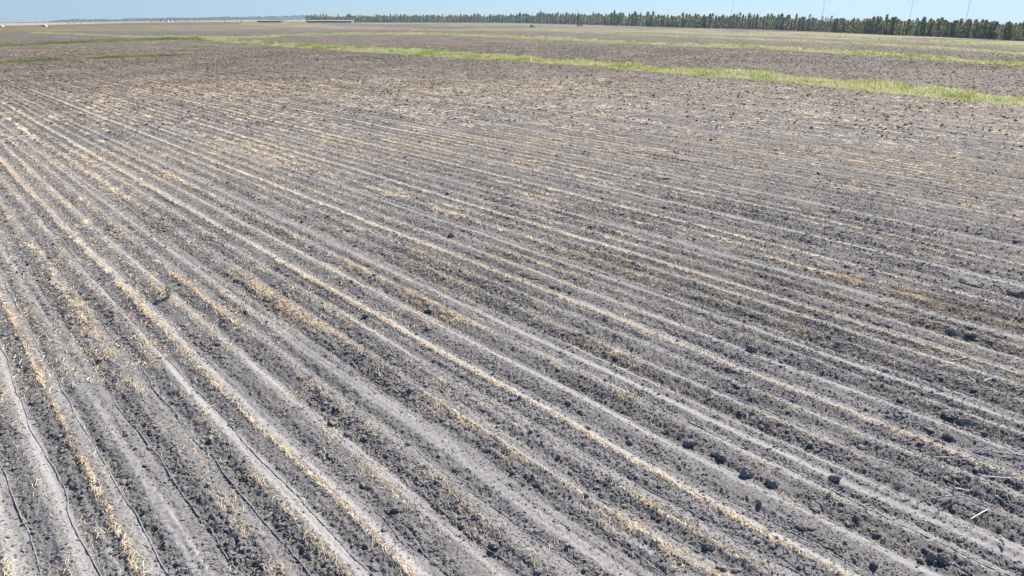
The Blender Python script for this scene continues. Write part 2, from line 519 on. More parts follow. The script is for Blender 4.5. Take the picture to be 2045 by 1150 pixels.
def build_ground():
    azf = np.radians(np.arange(-52, 52.001, .1))
    azc = np.radians(np.concatenate([np.arange(54, 180, 6.0), np.arange(180, 308, 6.0)]))
    az = np.concatenate([azf, azc]); na = len(az)
    rr = [2.5, 4.0, 5.2]
    x = 6.2
    while x < 60:
        rr.append(x); x *= 1.0030
    while x < 130:
        rr.append(x); x *= 1.0045
    while x < 900:
        rr.append(x); x *= 1.011
    while x < 4000:
        rr.append(x); x *= 1.05
    rr = np.array(rr); nr = len(rr)
    A, Rr = np.meshgrid(az, rr)
    X = (np.sin(A) * Rr).ravel(); Y = (np.cos(A) * Rr).ravel()
    s = surface(X, Y)
    px, py, d = pix(X, Y)
    infront = d > 2
    grass = np.zeros(len(X)); 
    for k, S in STRIPS.items():
        grass = np.maximum(grass, strip_mask(S['pts'], px, py) * infront * (.55 if k == 'fourth' else .95))
    nz = vn(X * .02, Y * .02, 51) * .6 + vn(X * .09, Y * .09, 52) * .4
    # weedy ground between the far strips and the trees
    tree_lo = np.interp(px, TREE_BASE[:, 0], TREE_BASE[:, 1])
    weedy = infront * smooth(-1, 2, py - tree_lo) * (1 - smooth(10, 16, py - tree_lo)) * (px > 480) * smooth(.30, .6, nz)
    band = infront * smooth(-2, 1, py - np.interp(px, [-200, 0, 254, 520, 613], [60, 57, 51, 48, 47])) * (py < 62) * (px < 640) * .25
    yellow = strip_mask(YELLOW, px, py) * infront * smooth(.25, .5, nz)
    tan = infront * smooth(1.2, 2.6, np.interp(px, [-200, 0, 130, 260, 380, 620], [58, 53.5, 50.3, 46.5, 45.2, 45]) - py) * (px < 640) * (.55 + .4 * (nz > .45))
    tan = np.maximum(tan, weedy * .42)
    tan = np.maximum(tan, band * nz)
    tan = np.where(~infront, 0, tan)
    far_green = infront * smooth(600, 1500, s['r']) * smooth(.52, .62, vn(X * .0016, Y * .004, 54)) * .5
    grass = np.maximum(grass, np.maximum(weedy * .5 * smooth(.4, .7, vn(X * .05, Y * .05, 53)), far_green))
    straw = s['straw'] * (1 - grass) * (1 - yellow)
    brown = brownness(X, Y)
    z = s['z'] + far_drop(X, Y) - .015 * (s['r'] > 130)
    V = np.stack([X, Y, z], 1)
    V = np.concatenate([V, [[0, 0, 0]]])
    i = np.arange(nr - 1)[:, None] * na; jx = np.arange(na)[None, :]; j2 = (jx + 1) % na
    Q = np.stack([(i + jx), (i + j2), (i + na + j2), (i + na + jx)], -1).reshape(-1, 4)[:, ::-1]
    c = len(V) - 1
    tri = np.stack([np.full(na, c), (np.arange(na) + 1) % na, np.arange(na)], 1)
    pad = lambda a: np.concatenate([a, [0.0]])
    rw = np.stack([pad(s['u']), pad(s['v']), np.zeros(len(V))], 1)
    at_ = {'row': ('FLOAT_VECTOR', 'POINT', rw)}
    for k, a in dict(dust=s['dust'], straw=straw, rough=s['rough'], brown=brown, tan=tan, grass=grass, yellow=yellow).items():
        at_[k] = ('FLOAT', 'POINT', pad(a))
    o = mesh('field_ground', V, [Q, tri], M_SOIL, True, at_)
    tag(o, 'grey ploughed field with straw lines running away to the left', 'field', kind='structure')


TREE_BASE = np.array([(480, 44.5), (613, 44.5), (850, 44.6), (1020, 45.5), (1125, 48), (1200, 50), (1300, 53), (1400, 56), (1520, 58.5), (1600, 62), (1700, 66), (1793, 70), (1850, 72), (1950, 76.5), (2045, 81.5), (2400, 100)], float)
build_ground()


def ground_z(X, Y):
    return surface(np.atleast_1d(X), np.atleast_1d(Y))['z']


# ------------------------------------------------------------------ clods
def ico(sub):
    import bmesh
    bm = bmesh.new()
    bmesh.ops.create_icosphere(bm, subdivisions=sub, radius=1.0)
    v = np.array([x.co[:] for x in bm.verts]); f = np.array([[y.index for y in x.verts] for x in bm.faces])
    bm.free()
    return v, f


def clod_shape(sub, seed, lump=.28):
    v, f = clod_base(sub, seed, lump)
    if sub > 2:
        # crumbly surface: small bumps all over
        q = (vn(v[:, 0] * 3.1 + v[:, 2] * 2.3 + 9, v[:, 1] * 3.1 - v[:, 2] * 1.7 + 9, seed) - .5) * .34 + (vn(v[:, 0] * 7 + v[:, 2] * 5, v[:, 1] * 7 + v[:, 2] * 4, seed + 1) - .5) * .2
        v = v * (1 + q)[:, None]
    return v, f


def clod_base(sub, seed, lump=.28):
    v, f = ico(sub)
    g = np.random.default_rng(seed)
    d = np.zeros(len(v))
    for _ in range(9):
        n = g.normal(size=3); n /= np.linalg.norm(n)
        d += np.maximum(v @ n - g.uniform(.35, .75), 0) * g.uniform(-1.4, .5)
    d += g.uniform(-lump, lump, len(v)) * .5
    return v * (1 + d)[:, None], f


def wedge(n, r0, r1, g, half=50):
    a = np.radians(g.uniform(-half, half, n)); r = np.sqrt(g.uniform(r0 * r0, r1 * r1, n))
    return np.sin(a) * r, np.cos(a) * r


def build_clods():
    g = np.random.default_rng(5)
    V = []; Fc = []; Br = []; off = 0
    small = [clod_shape(1, 100 + i) for i in range(24)]
    large = [clod_shape(2, 200 + i, .16) for i in range(16)]
    huge = [clod_shape(4, 300 + i, .10) for i in range(10)]
    for (cnt, r0, r1, s0, s1, kinds, pw) in ((520000, 6.5, 22, .010, .024, small, 1.0), (560000, 8, 42, .013, .034, small, 1.1), (26000, 6.5, 30, .034, .07, large, 1.5),
                                       (150000, 22, 80, .030, .065, small, 1.1), (3600, 6.5, 60, .07, .12, huge, 2.0), (3000, 40, 95, .08, .14, large, 1.6), (190000, 52, 230, .05, .16, small, 1.0)):
        X, Y = wedge(cnt, r0, r1, g)
        s = surface(X, Y)
        pxx, pyy, _ = pix(X, Y)
        pr = np.clip(s['rough'] * (.25 + 1.3 * smooth(.3, .8, vn(s['u'] * 1.3, s['v'] * .7, 61))), 0, 1.4) / 1.3
        keep = g.random(cnt) < pr ** pw * .62 + (.05 if s1 < .03 else .27 if s1 < .05 else .09 if r1 == 80 else .2 if r1 == 230 else .012) * (.15 + .85 * (s['dust'] < .6))
        keep &= g.random(cnt) < 1 - smooth(.62 * r1, r1, np.hypot(X, Y)) * (30 < r1)
        keep &= strip_mask(STRIPS['main']['pts'], pxx, pyy) < .2
        X, Y, z = X[keep], Y[keep], s['z'][keep]
        n = len(X)
        sz = s0 * (s1 / s0) ** (g.random(n) ** 1.6)
        idx = g.integers(0, len(kinds), n)
        for kx, (kv, kf) in enumerate(kinds):
            m = np.where(idx == kx)[0]
            if not len(m):
                continue
            a = g.uniform(0, 2 * np.pi, len(m)); ca, sa = np.cos(a), np.sin(a)
            sc_ = np.stack([sz[m] * g.uniform(.85, 1.35, len(m)), sz[m] * g.uniform(.75, 1.15, len(m)), sz[m] * g.uniform(.5, .85, len(m))], 1)
            P = kv[None] * sc_[:, None, :]
            Q = np.empty_like(P)
            Q[..., 0] = P[..., 0] * ca[:, None] - P[..., 1] * sa[:, None] + X[m][:, None]
            Q[..., 1] = P[..., 0] * sa[:, None] + P[..., 1] * ca[:, None] + Y[m][:, None]
            Q[..., 2] = P[..., 2] + (z[m] + sc_[:, 2] * .18)[:, None]
            V.append(Q.reshape(-1, 3))
            Br.append(np.repeat(brownness(X[m], Y[m]), len(kv)))
            Fc.append((kf[None] + (off + np.arange(len(m)) * len(kv))[:, None, None]).reshape(-1, 3))
            off += len(m) * len(kv)
    o = mesh('soil_clods', np.concatenate(V), np.concatenate(Fc), M_CLOD, False, {'brown': ('FLOAT', 'POINT', np.concatenate(Br))})
    tag(o, 'countless small grey soil clods scattered over the ploughed rows', 'clods', kind='stuff')
    return huge


HUGE = build_clods()

# the big clods one would point at: x, y (foot), width in px, width/height, label
BIG = [
    (1505, 700, 23, 1.1, 'largest rounded clod standing alone right of the middle, dark side forward'),
    (1490, 948, 30, 1.2, 'broad grey clod in the straw line, lower right, left of a smaller one'),
    (1545, 968, 27, 1.4, 'low broad clod just right of the broad grey clod, lower right'),
    (1380, 892, 26, 1.3, 'dark pointed clod in a clod heap beside a drip hose, lower middle right'),
    (1358, 874, 14, 1.0, 'small upright clod touching the left end of the clod heap'),
    (1434, 915, 30, 1.7, 'long ragged clod at the right end of the clod heap'),
    (1900, 836, 32, 1.9, 'long dark ridge of turned soil near the right edge, upper of two pieces'),
    (1931, 850, 24, 1.4, 'blunt dark clod ending the long ridge of turned soil by the right edge'),
    (1855, 860, 24, 1.4, 'wide dark clod left of the long soil ridge, near the right edge'),
    (1896, 876, 21, 1.4, 'triangular dark clod under the long soil ridge, near the right edge'),
    (1945, 571, 40, 2.6, 'longest flat turned slab of soil, at mid height near the right edge'),
    (1860, 1119, 19, .8, 'tall dark clod behind the broken hose end, bottom right'),
    (1884, 1127, 20, 1.0, 'tall dark clod nearest the kinked hose end, bottom right'),
    (1516, 1010, 12, .8, 'small upright blue grey clod alone on the dusty bed, lower right'),
    (986, 1098, 30, 1.5, 'wide dark clod beside the drip hose, bottom middle'),
    (1070, 1146, 26, 1.3, 'big dark clod cut by the bottom edge, bottom middle'),
    (1136, 1096, 15, 1.1, 'pointed clod standing alone on the smooth dusty track, bottom middle'),
    (1416, 1098, 24, 1.4, 'jagged dark clod between two drip hoses, bottom, right of middle'),
    (1442, 1137, 22, 1.7, 'flat dark clod with a straw collar at a hose, bottom, right of middle'),
    (1748, 1132, 17, 1.2, 'round dark clod at the bottom edge, far right of the middle'),
    (1630, 1018, 26, 1.5, 'long shadowed clod under a straw heap, lower right'),
    (1606, 1058, 25, 2.0, 'low long clod in the dusty bed, lower right, below the straw heap'),
    (788, 1022, 14, 1.1, 'dark clod with a small one behind it, lower middle left'),
    (290, 1022, 15, 1.0, 'black clod beside the third drip hose, bottom left'),
    (352, 1127, 15, 1.0, 'black clod close to the bottom edge, bottom left'),
    (730, 633, 15, 1.4, 'leaning dark clod beside the straw track, middle'),
    (855, 622, 20, 1.5, 'dark clod heap left of the straw, middle of the field'),
    (905, 472, 18, 1.9, 'dark clod just above the middle of the field'),
    (1325, 357, 34, 4.0, 'thin dark strip of turned soil, upper right of the middle'),
    (1670, 962, 24, 1.5, 'wide dark clod among small ones, lower right'),
    (2030, 590, 26, 1.3, 'dark clod touching the right edge at mid height'),
    (1902, 667, 20, 1.4, 'square dark clod right of the pale track, near the right edge'),
]
for i, (bx, by, bw, asp, lab) in enumerate(BIG):
    X, Y = at(bx, by)
    _, _, d = pix(X, Y)
    w = bw * d / F / 2
    kv, kf = HUGE[i % len(HUGE)]
    a = random.uniform(0, 6.28)
    c, s_ = math.cos(a), math.sin(a)
    v = kv @ np.array([[c, s_, 0], [-s_, c, 0], [0, 0, 1]])
    v = v * np.array([w, w * .85, w / asp * 1.05])
    rt = -math.atan2(float(X), float(Y)) 
    if asp > 1.5:
        rt += R(-18)
    o = mesh('soil_clod', v, kf, M_CLOD, False)
    o.location = (float(X), float(Y) + w * .5, float(ground_z(X, Y)[0]) + w / asp * .38)
    o.rotation_euler = (0, 0, rt)
    tag(o, lab, 'clod', 'large clods on the field')


# ------------------------------------------------------------------ straw
def blades(X, Y, z, g, L, W, rise, tint, dirs):
    n = len(X)
    dx, dy = np.cos(dirs), np.sin(dirs)
    nx, ny = -dy, dx
    bend = g.uniform(-.25, .25, n)
    V = np.empty((n, 6, 3))
    for k, (t, zz) in enumerate(((-.5, 0.0), (0.0, 1.0), (.5, .35))):
        cx = X + dx * L * t + nx * bend * L * (abs(t) < .1)
        cy = Y + dy * L * t + ny * bend * L * (abs(t) < .1)
        for q, sgn in enumerate((-1, 1)):
            V[:, k * 2 + q, 0] = cx + nx * W * .5 * sgn
            V[:, k * 2 + q, 1] = cy + ny * W * .5 * sgn
            V[:, k * 2 + q, 2] = z + rise * zz + sgn * W * .3
    b = np.arange(n)[:, None] * 6
    Fq = np.concatenate([b + np.array([[0, 1, 3, 2]]), b + np.array([[2, 3, 5, 4]])])
    C = np.repeat(tint[:, None, :], 6, 1)
    return V.reshape(-1, 3), Fq, C.reshape(-1, 4)


def tints(g, n, cols, w, jit=.12):
    c = np.array(cols)[g.choice(len(cols), n, p=w)]
    c = c * (1 + g.uniform(-jit, jit, (n, 1)))
    return np.concatenate([np.clip(c, 0, 1), np.ones((n, 1))], 1)


def build_straw():
    g = np.random.default_rng(9)
    Vs, Fs, Cs = [], [], []
    off = 0
    for (cnt, r0, r1, l0, l1, w0, w1, rise) in ((620000, 6.5, 22, .05, .24, .0035, .0065, .035), (420000, 16, 48, .08, .26, .006, .012, .04), (120000, 36, 95, .12, .36, .014, .03, .04), (110000, 60, 260, .15, .5, .04, .09, .04)):
        X, Y = wedge(cnt, r0, r1, g)
        s = surface(X, Y)
        keep = g.random(cnt) < np.clip(s['straw'] - .10, 0, 1.0) ** 1.5 * .70
        if r1 > 200:
            keep = g.random(cnt) < .6 * smooth(.1, .8, vn(X * .13, Y * .1, 37)) * smooth(60, 85, s['r'])
        elif r1 > 40:
            keep |= g.random(cnt) < .15
        pxx, pyy, _ = pix(X, Y)
        for S in STRIPS.values():
            keep &= strip_mask(S['pts'], pxx, pyy) < .2
        far_ = r1 > 200
        X, Y, z, st = X[keep], Y[keep], s['z'][keep], s['straw'][keep]
        n = len(X)
        tint = tints(g, n, [(.76, .57, .34), (.68, .58, .43), (.84, .74, .56), (.55, .38, .19)], [.38, .25, .2, .17])
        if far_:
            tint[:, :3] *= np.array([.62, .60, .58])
        d = np.where(g.random(n) < .5, math.pi / 2 - PPSI + g.normal(0, .5, n), g.uniform(0, 6.28, n))
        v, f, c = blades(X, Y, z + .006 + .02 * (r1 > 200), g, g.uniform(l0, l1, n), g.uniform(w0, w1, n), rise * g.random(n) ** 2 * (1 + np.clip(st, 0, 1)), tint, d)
        Vs.append(v); Fs.append(f + off); Cs.append(c); off += len(v)
    o = mesh('straw_litter', np.concatenate(Vs), np.concatenate(Fs), M_STRAW, False, {'tint': ('FLOAT_COLOR', 'POINT', np.concatenate(Cs))})
    tag(o, 'dry yellow straw lying in broken lines between the rows', 'straw', kind='stuff')


build_straw()

# ------------------------------------------------------------------ drip hoses
HOSE_U = {0: -.0134, 1: .0781, 2: .1825, 3: .2928, 4: .3984, 5: .4848, 6: .5853, 7: .6967, 8: .7898, 9: .8996, 10: 1.0071, 11: 1.0918, 12: 1.1912, 13: 1.2912, 14: 1.3854,
          15: 1.490, 16: 1.592, 17: 1.692, 18: 1.795, 19: 1.893, 20: 1.994}
ORD = ['first', 'second', 'third', 'fourth', 'fifth', 'sixth', 'seventh', 'eighth', 'ninth', 'tenth', 'eleventh', 'twelfth', 'thirteenth', 'fourteenth', 'fifteenth']


def tube(name, P, rad, mat, n=6):
    P = np.asarray(P, float)
    T = np.gradient(P, axis=0); T /= np.linalg.norm(T, axis=1)[:, None]
    up = np.array([0, 0, 1.0])
    S = np.cross(T, up); S /= np.maximum(np.linalg.norm(S, axis=1), 1e-6)[:, None]
    N = np.cross(S, T)
    a = np.arange(n) * 2 * np.pi / n
    V = P[:, None] + rad * (np.cos(a)[None, :, None] * S[:, None] + np.sin(a)[None, :, None] * N[:, None])
    m = len(P)
    i = np.arange(m - 1)[:, None] * n; k = np.arange(n)[None]; k2 = (k + 1) % n
    Q = np.stack([i + k, i + k2, i + n + k2, i + n + k], -1).reshape(-1, 4)
    caps = np.array([list(range(n))[::-1], list(range((m - 1) * n, m * n))])
    return mesh(name, V.reshape(-1, 3), [Q, caps], mat, True)


def uv_to_xy(u, v):
    """invert rowmap by Newton steps"""
    cp, sp = math.cos(PPSI), math.sin(PPSI)
    X = u * cp + v * sp; Y = -u * sp + v * cp
    for _ in range(25):
        a, b = rowmap(X, Y)
        eu, ev = np.clip(u - a, -2, 2), np.clip(v - b, -2, 2)
        X = X + .8 * (eu * cp + ev * sp); Y = Y + .8 * (-eu * sp + ev * cp)
    return X, Y


ground_pts = np.linspace(-9, 62, 1400)
for i, uh in HOSE_U.items():
    v = ground_pts
    wob = (vn(v * .55, v * 0 + i * 3.7, 71) - .5) * .13 + (vn(v * 1.5, v * 0 + i * 5.1, 72) - .5) * .075 + (vn(v * 4.0, v * 0 + i, 73) - .5) * .02
    u = uh * H + wob
    X, Y = uv_to_xy(u, v)
    ok = (Y > 3.0) & (np.hypot(X, Y) < 75) & (np.abs(np.arctan2(X, Y)) < R(52))
    # a hose that leaves the picture on the right stops where the photograph shows its broken end
    z = surface(X, Y)['z']
    ker = np.ones(9) / 9
    bury = (vn(v * .8, v * 0 + i * 1.3, 75) - .62) * .05 
    z = np.convolve(np.pad(z, 4, 'edge'), ker, 'valid') * .5 + np.maximum(z, np.convolve(np.pad(z, 4, 'edge'), ker, 'valid')) * .5 + .012 - np.maximum(bury, 0) - (.012 if i > 5 else .004)
    P = np.stack([X, Y, z], 1)[ok]
    if i == 13:
        pxh, _, _ = pix(P[:, 0], P[:, 1]); P = P[pxh < 1881]
    if i == 6:
        # the loop standing off the bed
        d = np.abs(pix(P[:, 0], P[:, 1])[1] - 1068)
        k = np.exp(-(d / 22.0) ** 2)
        P[:, 2] += .16 * k; P[:, 0] += .10 * k
    o = tube('drip_hose', P, .0105 if i < 6 else .0085, M_HOSE)
    if i < 12:
        lab = 'thin grey drip hose, %s from the left along the bottom edge' % ORD[i]
    else:
        lab = 'thin grey drip hose, %s up from the bottom right corner' % ORD[i - 12]
    tag(o, lab, 'hose', 'drip hoses along the rows')


def photo_tube(name, pts, rad, mat, lab, cat, group=None, lift=.02, arch=0.0):
    p = np.array(pts, float)
    t = np.linspace(0, len(p) - 1, 14 * (len(p) - 1) + 1)
    a = np.interp(t, np.arange(len(p)), p[:, 0]); b = np.interp(t, np.arange(len(p)), p[:, 1])
    X, Y = at(a, b)
    zs = surface(X, Y)['z']
    if mat is M_PIPE:
        zs = np.full(len(t), zs.max())
        lift = .012
    z = np.maximum(zs, 0) * .5 + np.maximum(zs, -.02) * .5 + lift + arch * np.sin(np.linspace(0, np.pi, len(t)))
    o = tube(name, np.stack([X, Y, z], 1), rad, mat, 8)
    return tag(o, lab, cat, group)


photo_tube('hose_piece', [(1884, 1132), (1905, 1126), (1920, 1137), (1940, 1152), (1960, 1170)], .0105, M_HOSE, 'kinked loose hose end running off the bottom edge, bottom right', 'hose', 'loose hose pieces')
photo_tube('hose_piece', [(1845, 998), (1900, 1002), (1925, 1009), (1950, 1018), (1970, 1023)], .011, M_HOSE, 'loose hose bending over the bed towards the white pipe stick', 'hose', 'loose hose pieces', .03, .05)
photo_tube('hose_piece', [(1864, 915), (1905, 919), (1935, 921), (1975, 935), (2020, 959)], .011, M_HOSE, 'loose hose arching over the bed beside the dusty track, right edge', 'hose', 'loose hose pieces', .03, .06)
photo_tube('hose_piece', [(1958, 955), (1985, 957), (2018, 959)], .011, M_PIPE, 'short straight pale pipe lying level, right edge below the arching hose', 'pipe', 'pale pipe pieces')
photo_tube('hose_piece', [(1945, 900), (1985, 906), (2045, 917), (2080, 924)], .012, M_HOSE, 'thick dark hose crossing towards the right edge above the dusty track', 'hose', 'loose hose pieces', .03, .03)
photo_tube('hose_piece', [(1898, 720), (1930, 718), (1938, 716)], .012, M_HOSE, 'short dark pipe lying across the pale straw track, right side', 'pipe', 'pale pipe pieces')
photo_tube('pipe_stick', [(1935, 1045), (1953, 1034.5), (1972, 1024)], .011, M_PIPE, 'white pipe stick lying slantwise on the soil, bottom right', 'pipe', 'pale pipe pieces', .05)
photo_tube('pipe_stick', [(1904, 976), (1920, 978.5), (1936, 982)], .011, M_PIPE, 'short white pipe with an upright end, lying among clods', 'pipe', 'pale pipe pieces', .04)
photo_tube('pipe_stick', [(1962, 766), (1975, 762), (1990, 758)], .011, M_PIPE, 'pale stick leaning beside the upright stake, right edge', 'pipe', 'pale pipe pieces', .05)
photo_tube('pipe_stick', [(1932, 752), (1940, 758), (1948, 764)], .011, M_PIPE, 'pale stick lying just left of the upright stake, right edge', 'pipe', 'pale pipe pieces', .05)
photo_tube('pipe_stick', [(1911, 770), (1923, 769), (1936, 769)], .012, M_HOSE, 'dark short pipe lying left of the upright stake, right edge', 'pipe', 'pale pipe pieces', .05)
X, Y = at(1957, 766)
o = MB().bar((0, 0, -.05), (.01, .02, .24), .014).build('stake', M_PIPE)
o.location = (float(X), float(Y), 0)
tag(o, 'short upright pale blue stake standing in the soil, right edge', 'stake')
X, Y = at(1904.5, 977)
o = MB().bar((0, 0, -.03), (.015, .03, .14), .012).build('stake', M_PIPE)
o.location = (float(X), float(Y), 0)
tag(o, 'tiny white upright peg at the end of a short white pipe', 'stake')


# ------------------------------------------------------------------ grass strips
def grass_object(pts, hgt, dens, name, lab, g, cols, w, nmax=90000):
    p = np.array(pts, float)
    n = int(min(nmax, dens * 5200))
    # even spread over the ground polygon
    xs = np.linspace(p[0, 0], p[-1, 0], 500)
    lo = np.interp(xs, p[:, 0], p[:, 1]); hh = np.interp(xs, p[:, 0], p[:, 2])
    ax, ay = at(xs, lo); bx, by = at(xs, lo - hh)
    wd = np.hypot(ax - bx, ay - by); seg = np.hypot(np.gradient(ax), np.gradient(ay))
    wt = np.sqrt(wd) * seg / np.hypot(ax, ay) ** 1.0
    k = g.choice(len(xs), n, p=wt / wt.sum())
    xx = np.clip(xs[k] + g.uniform(-1, 1, n) * (xs[1] - xs[0]), p[0, 0], p[-1, 0])
    l = np.interp(xx, p[:, 0], p[:, 1]); h_ = np.interp(xx, p[:, 0], p[:, 2])
    fr = g.random(n)
    ragged = (vn(xx * .11, xx * 0 + 3, 81) - .5) * .5
    fr = fr * (1 + ragged) - .1 * ragged
    X, Y = at(xx, l - h_ * fr)
    X = X + g.normal(0, .15, n); Y = Y + g.normal(0, .15, n)
    dist = np.hypot(X, Y)
    c1 = vn(X * .35, Y * .12, 82) * .6 + vn(X * 1.1, Y * .5, 83) * .4
    te = np.minimum(xx - p[0, 0], p[-1, 0] - xx) / 90.0
    ok = (c1 > .20) & (g.random(n) < .15 + te)
    X, Y, dist, c1, fr = X[ok], Y[ok], dist[ok], c1[ok], fr[ok]
    n = len(X)
    hb = hgt * (.40 + .85 * smooth(.25, .8, c1)) * g.uniform(.6, 1.15, n) * (.55 + .6 * smooth(.15, .5, fr))
    wb = np.clip(dist * .0007, .02, .5) * g.uniform(.7, 1.6, n)
    a = g.uniform(0, 6.28, n)
    ln = g.normal(0, .28, (n, 2)) * hb[:, None]
    z = np.zeros(n) - .02
    V = np.empty((n, 4, 3))
    dx, dy = np.cos(a) * wb * .5, np.sin(a) * wb * .5
    V[:, 0] = np.stack([X - dx, Y - dy, z], 1); V[:, 1] = np.stack([X + dx, Y + dy, z], 1)
    V[:, 2] = np.stack([X + dx * .5 + ln[:, 0], Y + dy * .5 + ln[:, 1], z + hb], 1)
    V[:, 3] = np.stack([X - dx * .5 + ln[:, 0], Y - dy * .5 + ln[:, 1], z + hb * .92], 1)
    patch = vn(X * .16, Y * .10, 84) * .5 + vn(X * .8, Y * .5, 85) * .5
    # colour follows patches: green, straw, silvery
    pick = np.clip(patch + g.normal(0, .10, n), 0, .999)
    edges = np.array([.34, .48, .60, .70])
    ci = np.searchsorted(edges, pick)
    C = np.array(cols)[np.minimum(ci, len(cols) - 1)] * (1 + g.uniform(-.2, .2, (n, 1)))
    C = np.concatenate([np.clip(C, 0, 1), np.ones((n, 1))], 1)
    o = mesh(name, V.reshape(-1, 3), (np.arange(n)[:, None] * 4 + np.arange(4)), M_GRASS, False, {'tint': ('FLOAT_COLOR', 'POINT', np.repeat(C, 4, 0))})
    tag(o, lab, 'grass', kind='stuff')


gg = np.random.default_rng(31)
GREENS = [(.31, .38, .11), (.48, .49, .19), (.64, .58, .31), (.60, .62, .42), (.42, .47, .18)]
DARKG = [(.16, .20, .07), (.22, .26, .09), (.32, .32, .12), (.44, .38, .18), (.20, .24, .08)]
grass_object(STRIPS['main']['pts'], STRIPS['main']['h'], 16, 'grass_strip', 'widest strip of pale tall grass crossing the right half of the field', gg, GREENS, None)
grass_object(STRIPS['second']['pts'], STRIPS['second']['h'], 7, 'grass_strip', 'second narrower pale grass strip behind the widest one', gg, GREENS, None)
grass_object(STRIPS['third']['pts'], STRIPS['third']['h'], 4, 'grass_strip', 'third thin green grass strip nearer the tree row', gg, GREENS, None)
grass_object(STRIPS['fourth']['pts'], STRIPS['fourth']['h'], 1.5, 'grass_strip', 'faint broken grass strip in front of the right hand trees', gg, GREENS, None)
grass_object(STRIPS['cross']['pts'], STRIPS['cross']['h'], 5, 'grass_strip', 'dark green grass strip running from the left edge to the widest strip', gg, DARKG, None)
grass_object(STRIPS['fork']['pts'], STRIPS['fork']['h'], 3, 'grass_strip', 'thin forked grass strip above the dark left strip', gg, GREENS, None)
grass_object(STRIPS['near_cross']['pts'], STRIPS['near_cross']['h'], 3, 'grass_strip', 'short thin nearest grass strip at the left edge', gg, DARKG, None)
grass_object(YELLOW, .2, 4, 'yellow_weeds', 'long thin band of yellow flowering weeds, far left', gg, [(.42, .34, .06), (.50, .40, .08), (.38, .33, .10), (.34, .34, .10), (.44, .36, .08)], None)


def leafy(n, g, pts_fn, size, cols, clump_seed):
    """many small leaf faces through a crown; pts_fn(g, n) -> n x 3 points"""
    P = pts_fn(g, n)
    nrm = g.normal(size=(n, 3)); nrm /= np.linalg.norm(nrm, axis=1)[:, None]
    t = np.cross(nrm, g.normal(size=(n, 3))); t /= np.linalg.norm(t, axis=1)[:, None]
    b = np.cross(nrm, t)
    s = size * g.uniform(.6, 1.4, n)[:, None]
    V = np.stack([P - t * s * .5, P + b * s * .35, P + t * s * .6, P - b * s * .35], 1)
    cl = vn(P[:, 0] * 2.2 + P[:, 1] * 1.3, P[:, 2] * 1.1, clump_seed)
    ci = np.clip(((cl + g.normal(0, .14, n)) * len(cols)).astype(int), 0, len(cols) - 1)
    C = np.array(cols)[ci] * (1 + g.uniform(-.2, .2, (n, 1)))
    C = np.concatenate([np.clip(C, 0, 1), np.ones((n, 1))], 1)
    return V.reshape(-1, 3), np.arange(n * 4).reshape(-1, 4), np.repeat(C, 4, 0)


# the lone green plant
X, Y = at(338, 597)
_, _, d = pix(X, Y)
pl = empty('weed_plant', (float(X), float(Y), float(ground_z(X, Y)[0])), 'only green weed growing in the bare soil, left of the middle', 'plant')


def weed_pts(g, n):
    a = g.uniform(0, 6.28, n); h = g.random(n) ** .8
    r = (.07 + .06 * np.sin(h * 3.1)) * np.sqrt(g.random(n))
    return np.stack([np.cos(a) * r + .07 * h, np.sin(a) * r, .02 + h * .36], 1)


v, f, c = leafy(520, np.random.default_rng(3), weed_pts, .03, [(.34, .44, .25), (.42, .52, .33), (.50, .58, .42), (.58, .64, .52)], 91)
mesh('foliage', v, f, M_GRASS, False, {'tint': ('FLOAT_COLOR', 'POINT', c)}, pl)
st = MB()
for k in range(7):
    a = k * .9
    st.bar((0, 0, -.03), (.08 * math.cos(a) + .04, .08 * math.sin(a), .26 + .02 * k), .006, .003, 5)
st.build('stem', plain('green_stem', (.12, .15, .06), (.2, .22, .1), 9), pl)

# ------------------------------------------------------------------ the poplar windbreak
TOPS = np.array([(613, 30.5), (660, 31), (700, 31), (800, 30), (900, 29), (1020, 29), (1060, 27), (1080, 25), (1110, 27), (1170, 26), (1250, 27), (1400, 31), (1470, 28), (1520, 31), (1600, 33), (1650, 37), (1730, 37), (1850, 40), (1905, 41), (1990, 44), (2045, 47), (2300, 62)], float)


def poplar_crown(seed, kind):
    g = np.random.default_rng(seed)
    nleaf = 760
    wmax = {'full': .15, 'slim': .10, 'sparse': .09}[kind]

    def fn(g, n):
        h = g.random(n)
        if kind == 'sparse':
            h = h ** .7
        prof = np.interp(h, [0, .06, .25, .6, .85, 1.0], [.6, .95, 1.0, .95, .8, .3]) * wmax
        lump = .7 + .6 * vn(h * 7 + seed, h * 0, seed)
        a = g.uniform(0, 6.28, n)
        r = prof * lump * np.sqrt(g.random(n) * .8 + .2)
        z0 = .04 if kind != 'sparse' else .12
        return np.stack([np.cos(a) * r, np.sin(a) * r, z0 + h * (1 - z0)], 1) * 10.0
    if kind == 'sparse':
        nleaf = 240
    cols = [(.17, .21, .11), (.30, .33, .16), (.45, .45, .22), (.60, .55, .30)]
    if seed % 3 == 0:
        cols = [(.20, .20, .11), (.34, .32, .16), (.48, .42, .22), (.60, .50, .29)]
    if kind == 'sparse':
        cols = [(.085, .085, .045), (.13, .12, .065), (.19, .165, .09)]
    return leafy(nleaf, g, fn, .62 if kind != 'sparse' else .5, cols, 95 + seed)


